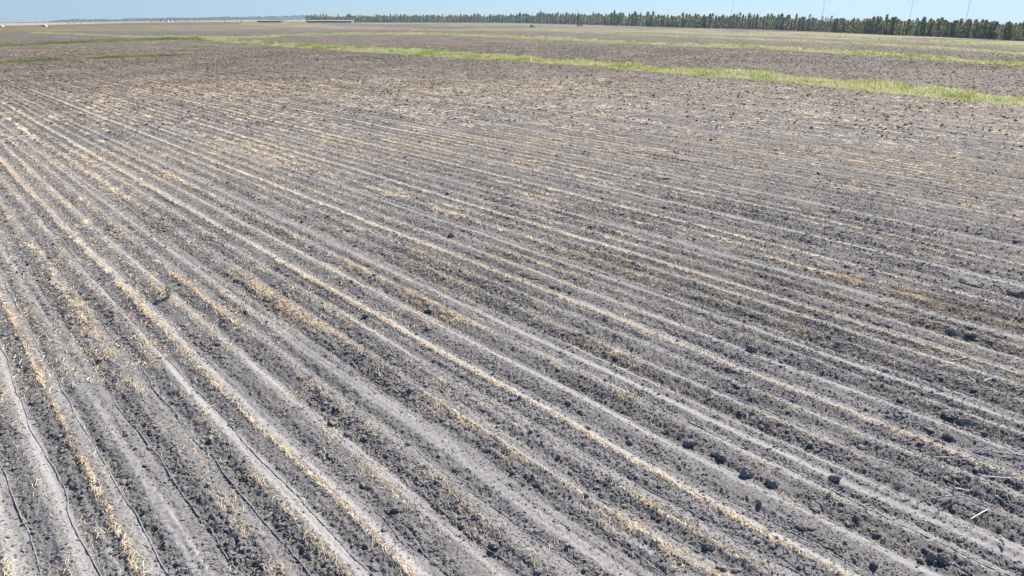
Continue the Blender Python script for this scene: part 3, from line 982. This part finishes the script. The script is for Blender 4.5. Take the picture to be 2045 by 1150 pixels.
CROWNS = {}
for kind, cnt in (('full', 7), ('slim', 5), ('sparse', 4)):
    CROWNS[kind] = []
    for q in range(cnt):
        v, f, c = poplar_crown(q * 13 + {'full': 1, 'slim': 101, 'sparse': 201}[kind], kind)
        o = mesh('crown', v, f, M_LEAF, False, {'tint': ('FLOAT_COLOR', 'POINT', c)}, link=False)
        CROWNS[kind].append(o.data)
tr = MB().bar((0, 0, -.3), (.05, 0, 4.0), .17, .12, 7).bar((.05, 0, 4.0), (0, .05, 9.3), .12, .03, 7)
for k in range(9):
    a = k * 2.1; z = 1.8 + k * .75
    tr.bar((0, 0, z), (.5 * math.cos(a), .5 * math.sin(a), z + 1.1), .05, .015, 5)
to = tr.build('trunk', M_BARK); TRUNK = to.data
bpy.data.objects.remove(to)
tr = MB().bar((0, 0, -.3), (.05, 0, 4.0), .15, .11, 7).bar((.05, 0, 4.0), (0, .05, 9.8), .11, .03, 7)
for k in range(12):
    a = k * 2.1; z = 1.2 + k * .65
    tr.bar((0, 0, z), (.55 * math.cos(a), .55 * math.sin(a), z + 1.2), .05, .015, 5)
to = tr.build('trunk', M_PALEBARK); DEADTRUNK = to.data
bpy.data.objects.remove(to)


def add_tree(name, loc, hgt, wid, crown, trunk, lab, cat, group, rz):
    t = empty(name, loc, lab, cat, group, rz)
    t.scale = (wid, wid, hgt / 10.0)
    for nm, me in (('trunk', trunk), ('crown', crown)):
        if me:
            o = bpy.data.objects.new(nm, me)
            COL.objects.link(o)
            o.parent = t
    return t


def tree_here(px, by, top):
    X, Y = at(px, by)
    _, _, d = pix(X, Y)
    # height that reaches the given picture row
    hgt = 1.0
    for _ in range(25):
        yy = pix(X, Y, hgt)[1]
        hgt += (float(yy) - top) * float(d) / F * .9
    return float(X), float(Y), max(hgt, 1.0)


SECT = [(613, 710, 'slender dark poplar of the tree row standing behind the long pale topped shed', 'poplars behind the long shed'),
        (710, 918, 'slender dark poplar between the long shed and the pale bushy gap tree', 'poplars right of the long shed'),
        (918, 1050, 'slender poplar in the short stretch right of the pale bushy gap tree', 'poplars right of the gap tree'),
        (1050, 1250, 'taller slender poplar behind the two parked field machines', 'poplars behind the field machines'),
        (1250, 1470, 'slender poplar in the tree row left of the first radio mast', 'poplars left of the masts'),
        (1470, 1610, 'slender yellowing poplar between the first and the second radio mast', 'poplars between first two masts'),
        (1660, 1830, 'olive green poplar between the second and the third radio mast', 'poplars between second and third mast'),
        (1830, 2400, 'tall ragged poplar in the nearest right end of the tree row', 'poplars at the right end')]
DEAD = ('thin half bare poplar with pale trunk in the sparse gap at the second mast', 'half bare poplars at the second mast')
px = 614.0
ntree = 0
while px < 2120:
    by = float(np.interp(px, TREE_BASE[:, 0], TREE_BASE[:, 1]))
    tp = float(np.interp(px, TOPS[:, 0], TOPS[:, 1])) + random.gauss(-0.4, 1.5) * (1 + (px - 613) / 1000)
    dead = 1608 < px < 1662
    kind = 'sparse' if dead else random.choices(['full', 'slim', 'sparse'], [.55, .38, .07 if px > 1470 else .02])[0]
    x, y, hg = tree_here(px, by - random.uniform(0, .5), tp)
    lab, grp = DEAD if dead else next((l, gname) for a, b, l, gname in SECT if px < b)
    wid = hg / 10.0 * random.uniform(.7, 1.45)
    add_tree('poplar_tree', (x, y, float(far_drop(np.array(x), np.array(y))) - .1), hg, wid, random.choice(CROWNS[kind]), DEADTRUNK if kind == 'sparse' else TRUNK, lab, 'tree', grp, random.uniform(0, 6.28))
    ntree += 1
    px += random.uniform(3.6, 6.4) * (1 + (px - 613) / 3600)


def round_pts(rx, rz, z0, lumps, seed):
    def fn(g, n):
        gg_ = np.random.default_rng(seed)
        C = gg_.normal(size=(lumps, 3)); C /= np.linalg.norm(C, axis=1)[:, None]
        C *= gg_.uniform(.25, .72, (lumps, 1))
        k = g.integers(0, lumps, n)
        p = g.normal(size=(n, 3)); p /= np.linalg.norm(p, axis=1)[:, None]
        p = C[k] + p * (g.random((n, 1)) ** .4) * .42
        return p * np.array([rx, rx, rz]) + np.array([0, 0, z0])
    return fn


def round_crown(seed, cols, n=700, rx=3.4, rz=3.6, z0=6.0, size=.8):
    g = np.random.default_rng(seed)
    v, f, c = leafy(n, g, round_pts(rx, rz, z0, 12, seed), size, cols, seed)
    o = mesh('crown', v, f, M_LEAF, False, {'tint': ('FLOAT_COLOR', 'POINT', c)}, link=False)
    return o.data


GREENL = [(.04, .06, .03), (.06, .085, .04), (.09, .11, .05), (.12, .14, .06)]
RCROWNS = [round_crown(s, GREENL) for s in (401, 402, 403, 404, 405)]
PALEC = round_crown(411, [(.16, .17, .08), (.24, .24, .12), (.32, .31, .17)], 700, 3.2, 4.4, 5.0)
CONEC = None


def cone_pts(g, n):
    h = g.random(n) ** .8; a = g.uniform(0, 6.28, n)
    r = (1 - h) * 3.2 * np.sqrt(g.random(n))
    return np.stack([np.cos(a) * r, np.sin(a) * r, 1.0 + h * 9.0], 1)


v, f, c = leafy(900, np.random.default_rng(7), cone_pts, .75, [(.03, .04, .03), (.045, .055, .04), (.065, .07, .05)], 77)
CONEC = mesh('crown', v, f, M_LEAF, False, {'tint': ('FLOAT_COLOR', 'POINT', c)}, link=False).data
SPECIAL = [(928, 45.3, 31.5, 'pale yellow green bushy tree at the gap in the poplar row', PALEC, .75, 'gap_tree'),
           (921, 45.0, 34, 'smaller pale bushy tree touching the left of the pale gap tree', PALEC, .8, 'gap_tree'),
           (1700, 64, 34.5, 'broad dark domed tree rising above the poplars, left of the third mast', RCROWNS[0], .8, 'domed_tree'),
           (1932, 74, 40.5, 'dark cone shaped conifer behind the poplars at the fourth mast', CONEC, .75, 'conifer_tree'),
           (2011, 79, 51.5, 'umbrella topped tree in a dip of the tree row near the right edge', RCROWNS[1], .9, 'umbrella_tree'),
           (698, 43.5, 25.5, 'bluish round treetop rising behind the right end of the long shed', RCROWNS[2], 1.2, 'round_tree'),
           (1072, 46.6, 24.5, 'tallest dark clump of trees above the left field machine', RCROWNS[3], .85, 'round_tree'),
           (1880, 71, 45, 'dull grey round tree behind poplars, left of the fourth mast', RCROWNS[4], .8, 'round_tree'),
           (899, 44, 26.5, 'faint round treetop showing over the poplars left of the gap tree', RCROWNS[1], .9, 'round_tree')]
for (px, by, tp, lab, cr, ws, nm) in SPECIAL:
    behind = 1.0 if nm == 'gap_tree' else 1.12
    x, y, hg = tree_here(px, by, tp)
    if behind > 1:
        x2, y2 = x * behind, y * behind
        _, _, d2 = pix(np.array(x2), np.array(y2))
        hg = 1.0
        for _ in range(30):
            hg += (float(pix(np.array(x2), np.array(y2), hg)[1]) - tp) * float(d2) / F * .9
        x, y = x2, y2
    add_tree(nm, (x, y, float(far_drop(np.array(x), np.array(y)))), max(hg, 2) * 1.04, max(hg, 2) / 10 * ws, cr, TRUNK, lab, 'tree', None, random.uniform(0, 6))


# understorey and wood behind the row read as one mass
def wood(name, lab, line, n, depth, size, cols, seed, lowtop):
    g = np.random.default_rng(seed)
    p = np.array(line, float)
    xx = g.uniform(p[0, 0], p[-1, 0], n)
    base = np.interp(xx, p[:, 0], p[:, 1]); top = np.interp(xx, p[:, 0], p[:, 2])
    X, Y = at(xx, base)
    sc_ = 1 + g.uniform(0.004, depth, n)
    X = X * sc_; Y = Y * sc_
    _, _, d = pix(X, Y)
    hmax = np.ones(n)
    for _ in range(25):
        hmax += (pix(X, Y, hmax)[1] - top) * d / F * .9
    hmax = np.maximum(hmax, .8) * (.72 + .45 * vn(xx * .13, xx * 0, seed) + .14 * g.random(n))
    zf = g.random(n) ** (1.5 if lowtop else .9)
    P = np.stack([X, Y, zf * hmax + far_drop(X, Y)], 1)
    s = (size * d / 600.0)
    nrm = g.normal(size=(n, 3)); nrm /= np.linalg.norm(nrm, axis=1)[:, None]
    t = np.cross(nrm, g.normal(size=(n, 3))); t /= np.linalg.norm(t, axis=1)[:, None]
    b = np.cross(nrm, t)
    s = (s * g.uniform(.6, 1.4, n))[:, None]
    V = np.stack([P - t * s * .5, P + b * s * .4, P + t * s * .5, P - b * s * .4], 1)
    cl = vn(xx * .22, zf * 3, seed + 1)
    ci = np.clip(((cl + g.normal(0, .12, n)) * len(cols)).astype(int), 0, len(cols) - 1)
    C = np.concatenate([np.array(cols)[ci] * (1 + g.uniform(-.2, .2, (n, 1))), np.ones((n, 1))], 1)
    o = mesh(name, V.reshape(-1, 3), np.arange(n * 4).reshape(-1, 4), M_LEAF, False, {'tint': ('FLOAT_COLOR', 'POINT', np.repeat(C, 4, 0))})
    tag(o, lab, 'wood', kind='stuff')


DG = [(.06, .085, .055), (.10, .13, .075), (.16, .18, .095), (.25, .26, .14)]
wood('undergrowth', 'dark leafy undergrowth along the foot of the poplar row', [(x, float(np.interp(x, TREE_BASE[:, 0], TREE_BASE[:, 1])) - .2, float(np.interp(x, TREE_BASE[:, 0], TREE_BASE[:, 1])) * .62 + float(np.interp(x, TOPS[:, 0], TOPS[:, 1])) * .38) for x in np.linspace(613, 2150, 40)], 26000, .05, 1.2, DG, 501, True)
wood('wood_behind', 'dark bluish wood standing behind the poplar row', [(x, float(np.interp(x, TREE_BASE[:, 0], TREE_BASE[:, 1])) - .6, float(np.interp(x, TREE_BASE[:, 0], TREE_BASE[:, 1])) * .16 + float(np.interp(x, TOPS[:, 0], TOPS[:, 1])) * .84 + 1.0) for x in np.linspace(614, 2150, 40)], 42000, .16, 1.7, DG, 511, False)
# far treeline on the left horizon
FARLINE = [(-150, 52, 51), (0, 47.5, 46.2), (28, 46.6, 45.8), (56, 46, 44.3), (80, 45.5, 45), (100, 44.8, 42.5), (130, 43.5, 39.8), (140, 43, 39), (200, 42, 38.6), (220, 41.5, 38.8), (240, 41, 39.2), (260, 41, 37.2), (300, 40, 36.6), (345, 40, 35.8), (400, 38.8, 36), (420, 38.5, 34.8), (450, 38, 33.6), (480, 37.5, 34.2), (520, 37.8, 33.6), (540, 37.8, 32.2), (560, 37.8, 33), (600, 37.3, 30.5), (613, 37.3, 32)]


def far_wood():
    g = np.random.default_rng(601)
    p = np.array(FARLINE, float)
    n = 15000
    xx = g.uniform(p[0, 0], 640, n)
    base = np.interp(xx, p[:, 0], p[:, 1]); top = np.interp(xx, p[:, 0], p[:, 2])
    D = 2300 * (1 + .12 * g.random(n))
    x = (xx - 1022.5) / F
    # direction of the pixel column near the horizon
    yb = (575 - base) / F
    dx, dy, dz = x, CT + yb * ST, -ST + yb * CT
    X = dx * D; Y = dy * D; Zb = H + dz * D
    yt = (575 - (top - 1.0 * (vn(xx * .16, xx * 0, 603) - .3) * 1.6)) / F
    Zt = H + (-ST + yt * CT) * D
    zf = g.random(n)
    P = np.stack([X, Y, Zb - 3 + (Zt - Zb + 3) * zf], 1)
    nrm = g.normal(size=(n, 3)); nrm /= np.linalg.norm(nrm, axis=1)[:, None]
    t = np.cross(nrm, g.normal(size=(n, 3))); t /= np.linalg.norm(t, axis=1)[:, None]
    b = np.cross(nrm, t)
    s = (3.2 * g.uniform(.6, 1.4, n))[:, None]
    V = np.stack([P - t * s * .5, P + b * s * .4, P + t * s * .5, P - b * s * .4], 1)
    C = np.concatenate([np.array(DG)[g.integers(0, 4, n)], np.ones((n, 1))], 1)
    o = mesh('far_treeline', V.reshape(-1, 3), np.arange(n * 4).reshape(-1, 4), M_LEAF, False, {'tint': ('FLOAT_COLOR', 'POINT', np.repeat(C, 4, 0))})
    tag(o, 'hazy blue line of trees along the left horizon', 'treeline', kind='stuff')


far_wood()


# ------------------------------------------------------------------ buildings, machines, masts
def facing(px, by):
    X, Y = at(px, by)
    _, _, d = pix(X, Y)
    return float(X), float(Y), float(d), float(far_drop(X, Y))


def shed(x0, x1, by, hpx, lab, roof, turn):
    xa, ya, d, dz = facing(x0, by); xb, yb, d2, _ = facing(x1, by)
    L = math.hypot(xb - xa, yb - ya); hh = hpx * d / F
    t = empty('long_shed', (xa, ya, dz), lab, 'shed', 'long low sheds', math.atan2(yb - ya, xb - xa))
    w = 14.0
    m = MB().box(0, L, 0, .4, -.3, hh * .62).box(0, L, w - .4, w, -.3, hh * .62).box(0, .4, .4, w - .4, -.3, hh * .62)
    n = int(L / 6)
    for k in range(1, n):
        m.box(k * L / n - .15, k * L / n + .15, -.12, 0, -.3, hh * .60)
    m.build('wall', M_DARKWALL, t)
    rf = MB()
    rf.v = [(-.6, -.9, hh * .62), (L + .6, -.9, hh * .62), (-.6, w + .9, hh * .62), (L + .6, w + .9, hh * .62), (-.6, w / 2, hh), (L + .6, w / 2, hh),
            (-.6, -.9, hh * .72), (L + .6, -.9, hh * .72), (-.6, w + .9, hh * .72), (L + .6, w + .9, hh * .72)]
    rf.f = [(0, 2, 3, 1), (0, 1, 7, 6), (6, 7, 5, 4), (4, 5, 9, 8), (2, 8, 9, 3), (0, 6, 4, 8, 2), (1, 3, 9, 5, 7)]
    rf.build('roof', roof, t)
    MB().box(L - .395, L + .02, .45, w - .45, -.3, hh * .615).build('end_wall_painted_sunlit', M_PALEROOF, t)  # right end coloured pale instead of boards: sunlight on it put into the colour
    return t


shed(614, 702, 44.8, 4.6, 'longer long low shed with pale roof and pale right end, before the tree row', M_PALEROOF, 0)
shed(514, 560, 44.2, 3.2, 'shorter long low dark shed standing in the open, left of the tree row', M_DARKWALL, 0)


def house(px, by, wpx, hpx, lab, wall, roof, depth=6.0):
    x, y, d, dz = facing(px, by)
    w = wpx * d / F; h = hpx * d / F
    t = empty('farm_house', (x, y, dz), lab, 'building', None, -math.atan2(x, y) * .6)
    e = h * .62
    MB().prism([(-w / 2, -.3), (w / 2, -.3), (w / 2, e), (-w / 2, e)], 0, depth).build('wall', wall, t)
    MB().prism([(-w * .56, e + .01), (w * .56, e + .01), (0, h)], -.4, depth + .4).build('roof', roof, t)
    MB().box(-w * .1, w * .05, -.05, -.005, 0, e * .75).build('door', M_GLASS, t)
    MB().box(w * .2, w * .38, -.05, -.005, e * .35, e * .75).build('window', M_GLASS, t)


house(88, 53.4, 6.0, 4.2, 'small tan gabled shed alone in the field, far left', M_TAN, M_TAN)
house(1, 53.8, 5.0, 3.2, 'small yellowish shed cut by the left edge', M_TAN, M_TAN)
house(334, 42.8, 4.2, 2.4, 'low white farm building left of two, beside the dark farm trees', M_WHITE, M_WHITE, 9)
house(342, 42.6, 3.6, 2.2, 'low white farm building right of two, beside the dark farm trees', M_WHITE, M_WHITE, 9)
house(572, 40.2, 4.5, 2.0, 'tiny white house below the horizon trees, right of the open shed', M_WHITE, M_WHITE, 9)
house(450, 40.0, 5.0, 2.0, 'tiny pale house below the horizon trees, left of the open shed', M_WHITE, M_TAN, 9)
for (px, by, tp, lab) in [(302, 43, 39.2, 'dark low farm tree left of the first white pole'), (312, 43, 40, 'dark low bushy farm tree between the white poles'),
                          (322, 43, 38.4, 'dark farm tree right of the second white pole'), (331, 42.6, 38.8, 'dark farm tree behind the left white farm building'),
                          (340, 42.6, 38.2, 'dark farm tree behind the right white farm building'), (349, 42.4, 39, 'dark farm tree at the right end of the farmstead'),
                          (137, 47.4, 44.8, 'small dark bush left of three on the far left skyline'), (150, 47.2, 45, 'small dark bush in the middle of three on the far left'),
                          (162, 47, 44.2, 'small dark bush right of three on the far left skyline'), (482, 44, 40.6, 'tiny dark lone bush left of the open shed')]:
    x, y, hg = tree_here(px, by, tp)
    add_tree('farm_tree', (x, y, float(far_drop(np.array(x), np.array(y)))), hg * 1.05, hg / 10 * 1.9, random.choice(RCROWNS), TRUNK, lab, 'tree', None, random.uniform(0, 6))
for (px, by, tp, lab) in [(307.5, 43.3, 39.6, 'short white pole left of two before the dark farm trees'), (322.5, 43, 39.6, 'short white pole right of two before the dark farm trees')]:
    x, y, hg = tree_here(px, by, tp)
    o = MB().bar((0, 0, -.2), (0, 0, hg), .5, .4, 8).bar((0, 0, hg), (0, 0, hg + .3), .6, .6, 8).build('white_pole', M_WHITE)
    o.location = (x, y, float(far_drop(np.array(x), np.array(y))))
    tag(o, lab, 'pole')


def tractor(px, by, wpx, lab, paint):
    x, y, d, dz = facing(px, by)
    s = wpx * d / F / 4.4
    t = empty('tractor', (x, y, dz), lab, 'tractor', None, R(12))
    t.scale = (s, s, s)
    MB().prism([(-.6, .9), (1.9, .9), (2.0, 1.5), (.3, 1.75), (-.6, 1.75)], -.45, .45).build('body', paint, t)
    cab = MB().prism([(-1.7, 1.1), (-.62, 1.1), (-.7, 2.65), (-1.6, 2.65)], -.75, .75).build('cab', M_GLASS, t)
    MB().box(-1.8, -.55, -.85, .85, 2.66, 2.8).build('roof', M_WHITE, t)
    for sy in (-1, 1):
        MB().bar((-1.3, sy * .8, .85), (-1.3, sy * 1.25, .85), .85, .85, 16).build('wheel', M_TYRE, t)
        MB().bar((1.4, sy * .7, .55), (1.4, sy * 1.05, .55), .55, .55, 14).build('wheel', M_TYRE, t)
    MB().bar((.9, 0, 1.7), (.9, 0, 2.5), .06).build('exhaust', M_STEEL, t)
    return t


tractor(1063, 54.0, 8.0, 'small yellow tractor with dark cab parked before the tree row', M_YELLOW)


def trailer(px, by, wpx, lab):
    x, y, d, dz = facing(px, by)
    s = wpx * d / F / 7.2
    t = empty('field_truck', (x, y, dz), lab, 'truck', None, R(-4))
    t.scale = (s, s, s)
    MB().prism([(-3.6, .8), (.9, .8), (1.1, 2.2), (-3.7, 2.3)], -1.1, 1.1).build('hopper', M_ORANGE, t)
    MB().prism([(1.3, .6), (3.3, .6), (3.3, 1.4), (2.5, 2.0), (1.3, 2.0)], -1.0, 1.0).build('cab', M_BLUE, t)
    MB().box(2.6, 3.32, -1.02, 1.02, .5, .75).build('bumper', M_WHITE, t)
    for wx in (-2.8, -1.6, 2.4):
        for sy in (-1, 1):
            MB().bar((wx, sy * .75, .45), (wx, sy * 1.1, .45), .45, .45, 14).build('wheel', M_TYRE, t)


trailer(1158, 52.6, 12.0, 'orange hopper truck with blue cab parked before the tree row')


def mast(px_low, y_low, top_y, dist, lab, w=1.0):
    w = w * .7
    x = (px_low - 1022.5) / F; y = (575 - y_low) / F
    X, Y = x * dist, (CT + y * ST) * dist
    # height of the top
    _, _, d = pix(np.array(X), np.array(Y))
    hg = 20.0
    for _ in range(60):
        hg += (float(pix(np.array(X), np.array(Y), hg)[1]) - top_y) * float(d) / F * .8
    z0 = float(far_drop(np.array(X), np.array(Y)))
    t = empty('radio_mast', (X, Y, z0), lab, 'mast', 'thin radio masts behind the trees')
    m = MB()
    L = hg - z0
    n = max(4, int(L / 6))
    cs = [(w * .5 * math.cos(a), w * .5 * math.sin(a)) for a in (0, 2.094, 4.189)]
    for k in range(3):
        m.bar((cs[k][0], cs[k][1], 0), (cs[k][0], cs[k][1], L), w * .10, w * .10, 5)
    for q in range(n):
        z1, z2 = L * q / n, L * (q + 1) / n
        for k in range(3):
            a, b = cs[k], cs[(k + 1) % 3]
            m.bar((a[0], a[1], z1), (b[0], b[1], z2), w * .06, w * .06, 4)
    m.build('lattice', M_STEEL, t)
    gw = MB()
    for k in range(3):
        a = k * 2.094 + .4
        for fr in (.5, .95):
            gw.bar((0, 0, L * fr), (L * .5 * math.cos(a), L * .5 * math.sin(a), 0), .03, .03, 4)
    gw.build('guy_wire', M_STEEL, t)
    return t


mast(1461, 27, -60, 1500, 'leftmost of four tall thin radio masts reaching out of the picture', 1.1)
mast(1641, 36, -60, 1400, 'second from the left of four tall thin radio masts', 1.2)
mast(1816, 38, -60, 1300, 'third from the left of four tall thin radio masts', 1.2)
mast(1928, 42, -60, 1200, 'rightmost of four tall thin radio masts, above the dark conifer', 1.3)
mast(1079, 25, 15, 1700, 'short thin mast tip left of two above the poplars', 1.0)
mast(1153, 25, 16, 1700, 'short thin mast tip right of two above the poplars', 1.0)

# ------------------------------------------------------------------ haze
hz, nt, bs = newmat('haze_air')
nt.nodes.remove(bs)
pv = nt.nodes.new('ShaderNodeVolumePrincipled')
pv.inputs['Color'].default_value = (.46, .72, 1.0, 1)
pv.inputs['Density'].default_value = 0.00015
pv.inputs['Anisotropy'].default_value = 0.2
nt.links.new(pv.outputs[0], nt.nodes['Material Output'].inputs['Volume'])
o = MB().box(-4300, 4300, -4300, 4300, -170, 260).build('haze', hz)
tag(o, 'pale blue haze over the far fields', 'haze', kind='stuff')
